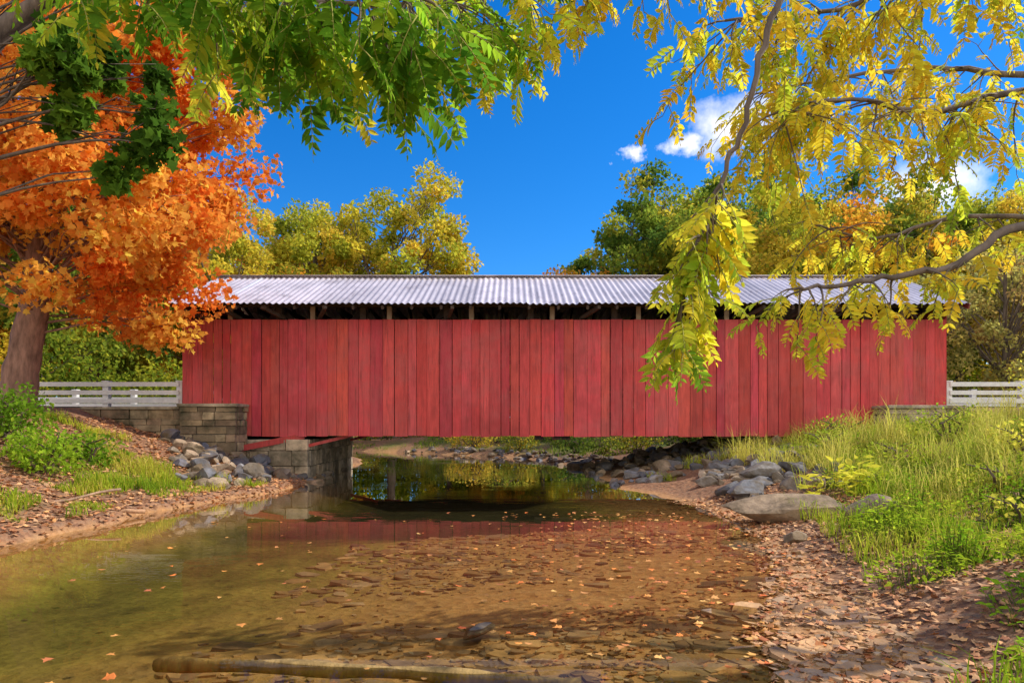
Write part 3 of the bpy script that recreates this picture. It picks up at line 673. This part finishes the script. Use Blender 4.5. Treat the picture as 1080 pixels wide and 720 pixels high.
walnut('walnut_tree',[(6.6,5.6,.6),(6.5,5.5,2.4),(6.35,5.45,4.2),(6.1,5.4,6)],[
 ([(6.5,5.5,2.4),(4.6,5.0,2.75),(3.37,4.5,2.76),(2.87,4.4,2.5),(2.45,4.4,2.42),(2.0,4.3,2.34),(1.75,4.2,2.3)],.05,.40,15,.34,13,(.6,.95),.66),
 ([(6.45,5.5,3.4),(4.8,5.2,4.0),(3.7,5.0,3.9),(3.0,4.9,3.7),(2.4,4.8,3.75),(1.8,4.7,3.6)],.045,.35,36,.6,11,(.55,.98),.75),
 ([(6.3,5.4,4.8),(4.5,4.6,5.2),(3,4,5.0),(1.9,3.5,4.5),(1.38,3.3,3.7),(1.2,3.2,3.32),(1.09,3.2,2.88),(.98,3.2,2.61),(.87,3.2,2.3),(.78,3.2,1.90)],.030,.78,25,.2,20,(.25,.75),.72),
 ([(6.2,5.4,5.4),(4.2,5.2,5.2),(3.2,5.1,4.9),(2.4,5.0,4.5),(1.5,4.8,4.3)],.05,.3,40,.7,10,(.5,.98),.8),
 ([(6.2,5.4,5.4),(3.5,4.6,5.3),(1.7,4.4,4.75),(.7,4.2,4.35),(-.1,4,4.15)],.05,.5,26,.5,11,(.45,.95),.75),
 ([(6.5,5.5,2.9),(5.2,6.2,3.3),(4.2,6.4,3.4),(3.4,6.4,3.2),(2.8,6.3,3.3)],.04,.3,24,.55,9,(.6,.99),.8),
 ([(6.4,5.5,4.0),(5.2,6.6,4.8),(4.2,6.8,5.0),(3.2,6.8,4.9),(2.4,6.7,4.7)],.05,.3,36,.7,9,(.6,.99),.8),
],wp,91)
walnut('walnut_tree',[(-7.6,3.9,.6),(-7.5,3.8,2.4),(-7.4,3.8,4.2),(-7.2,3.7,6)],[
 ([(-7.45,3.8,4.2),(-5,3.6,4.7),(-3,3.3,4.1),(-1.9,3.2,3.70),(-1.1,3.1,3.50),(-.4,3.1,3.40)],.05,.58,50,.42,13,(.0,.7),.82),
 ([(-7.4,3.8,4.6),(-5,4.4,5.1),(-3,4.5,4.65),(-1.8,4.4,4.25),(-.8,4.3,4.1),(-.1,4.2,4.12)],.05,.54,56,.52,12,(.1,.9),.82),
],wg,92)

# ------------------------------------------------------------ light and sky
el,az=math.radians(42),math.radians(73)
sd=Vector((math.sin(az)*math.cos(el),math.cos(az)*math.cos(el),math.sin(el)))
sun=bpy.data.lights.new('sun','SUN'); sun.energy=5.0; sun.angle=math.radians(.5); sun.color=(1,.93,.82)
so=bpy.data.objects.new('sun',sun); col.objects.link(so); so.rotation_euler=sd.to_track_quat('Z','Y').to_euler(); so.location=(20,10,30)
w=bpy.data.worlds.new('World'); S.world=w; w.use_nodes=True; nt=w.node_tree; nt.nodes.clear(); lk=nt.links
out=N(nt,'ShaderNodeOutputWorld'); bg=N(nt,'ShaderNodeBackground'); lk.new(bg.outputs[0],out.inputs[0]); bg.inputs[1].default_value=.15
sk=N(nt,'ShaderNodeTexSky'); sk.sky_type='NISHITA'; sk.sun_disc=False; sk.sun_elevation=el; sk.sun_rotation=az; sk.air_density=1.0; sk.dust_density=.2; sk.ozone_density=3
tint=mix(nt,1.0,sk.outputs[0],(.55,.84,1.22),'MULTIPLY')
hs=N(nt,'ShaderNodeHueSaturation'); hs.inputs['Saturation'].default_value=1.15; lk.new(tint,hs.inputs['Color'])
tc=N(nt,'ShaderNodeTexCoord'); G=tc.outputs['Generated']
nz=noise(nt,14,5,.65,G)
wv=N(nt,'ShaderNodeVectorMath',operation='MULTIPLY_ADD'); lk.new(nz.outputs['Color'],wv.inputs[0]); wv.inputs[1].default_value=(.12,.12,.08); lk.new(G,wv.inputs[2])
def blob(c,r,sz=(1,1,1.6)):
    c=Vector(c).normalized()
    s=N(nt,'ShaderNodeVectorMath',operation='SUBTRACT'); lk.new(wv.outputs[0],s.inputs[0]); s.inputs[1].default_value=(c.x+.06,c.y+.06,c.z+.04)
    m_=N(nt,'ShaderNodeVectorMath',operation='MULTIPLY'); lk.new(s.outputs[0],m_.inputs[0]); m_.inputs[1].default_value=sz
    l_=N(nt,'ShaderNodeVectorMath',operation='LENGTH'); lk.new(m_.outputs[0],l_.inputs[0])
    r_=N(nt,'ShaderNodeMapRange'); lk.new(l_.outputs['Value'],r_.inputs[0]); r_.inputs[1].default_value=r; r_.inputs[2].default_value=r*.1; r_.inputs[3].default_value=0; r_.inputs[4].default_value=1
    return r_.outputs[0]
def mx_(a,b):
    m_=N(nt,'ShaderNodeMath',operation='MAXIMUM'); lk.new(a,m_.inputs[0]); lk.new(b,m_.inputs[1]); return m_.outputs[0]
cl=mx_(blob((125,720,283),.024),blob((235,720,315),.07)); cl=mx_(cl,blob((180,720,290),.03)); cl=mx_(cl,blob((440,720,245),.07))
sx=N(nt,'ShaderNodeSeparateXYZ'); lk.new(G,sx.inputs[0])
nb=noise(nt,2.2,4,.6,G)  # unseen cloud bank behind the camera, added as soft fill for the wall
a=N(nt,'ShaderNodeMath',operation='MULTIPLY_ADD'); lk.new(sx.outputs['Y'],a.inputs[0]); a.inputs[1].default_value=-.45; lk.new(nb.outputs[0],a.inputs[2])
r_=N(nt,'ShaderNodeMapRange'); lk.new(a.outputs[0],r_.inputs[0]); r_.inputs[1].default_value=.55; r_.inputs[2].default_value=.75
cl=mx_(cl,r_.outputs[0])
cm=mix(nt,cl,hs.outputs[0],(10.2,9.8,9.5,1))
lk.new(cm,bg.inputs[0])

cam=bpy.data.cameras.new('camera'); co=bpy.data.objects.new('camera',cam); col.objects.link(co); S.camera=co
co.location=(0,0,1.48); co.rotation_euler=(math.radians(90),0,0); cam.lens=24; cam.sensor_width=36; cam.shift_y=85/1080; cam.clip_start=.05; cam.clip_end=2500
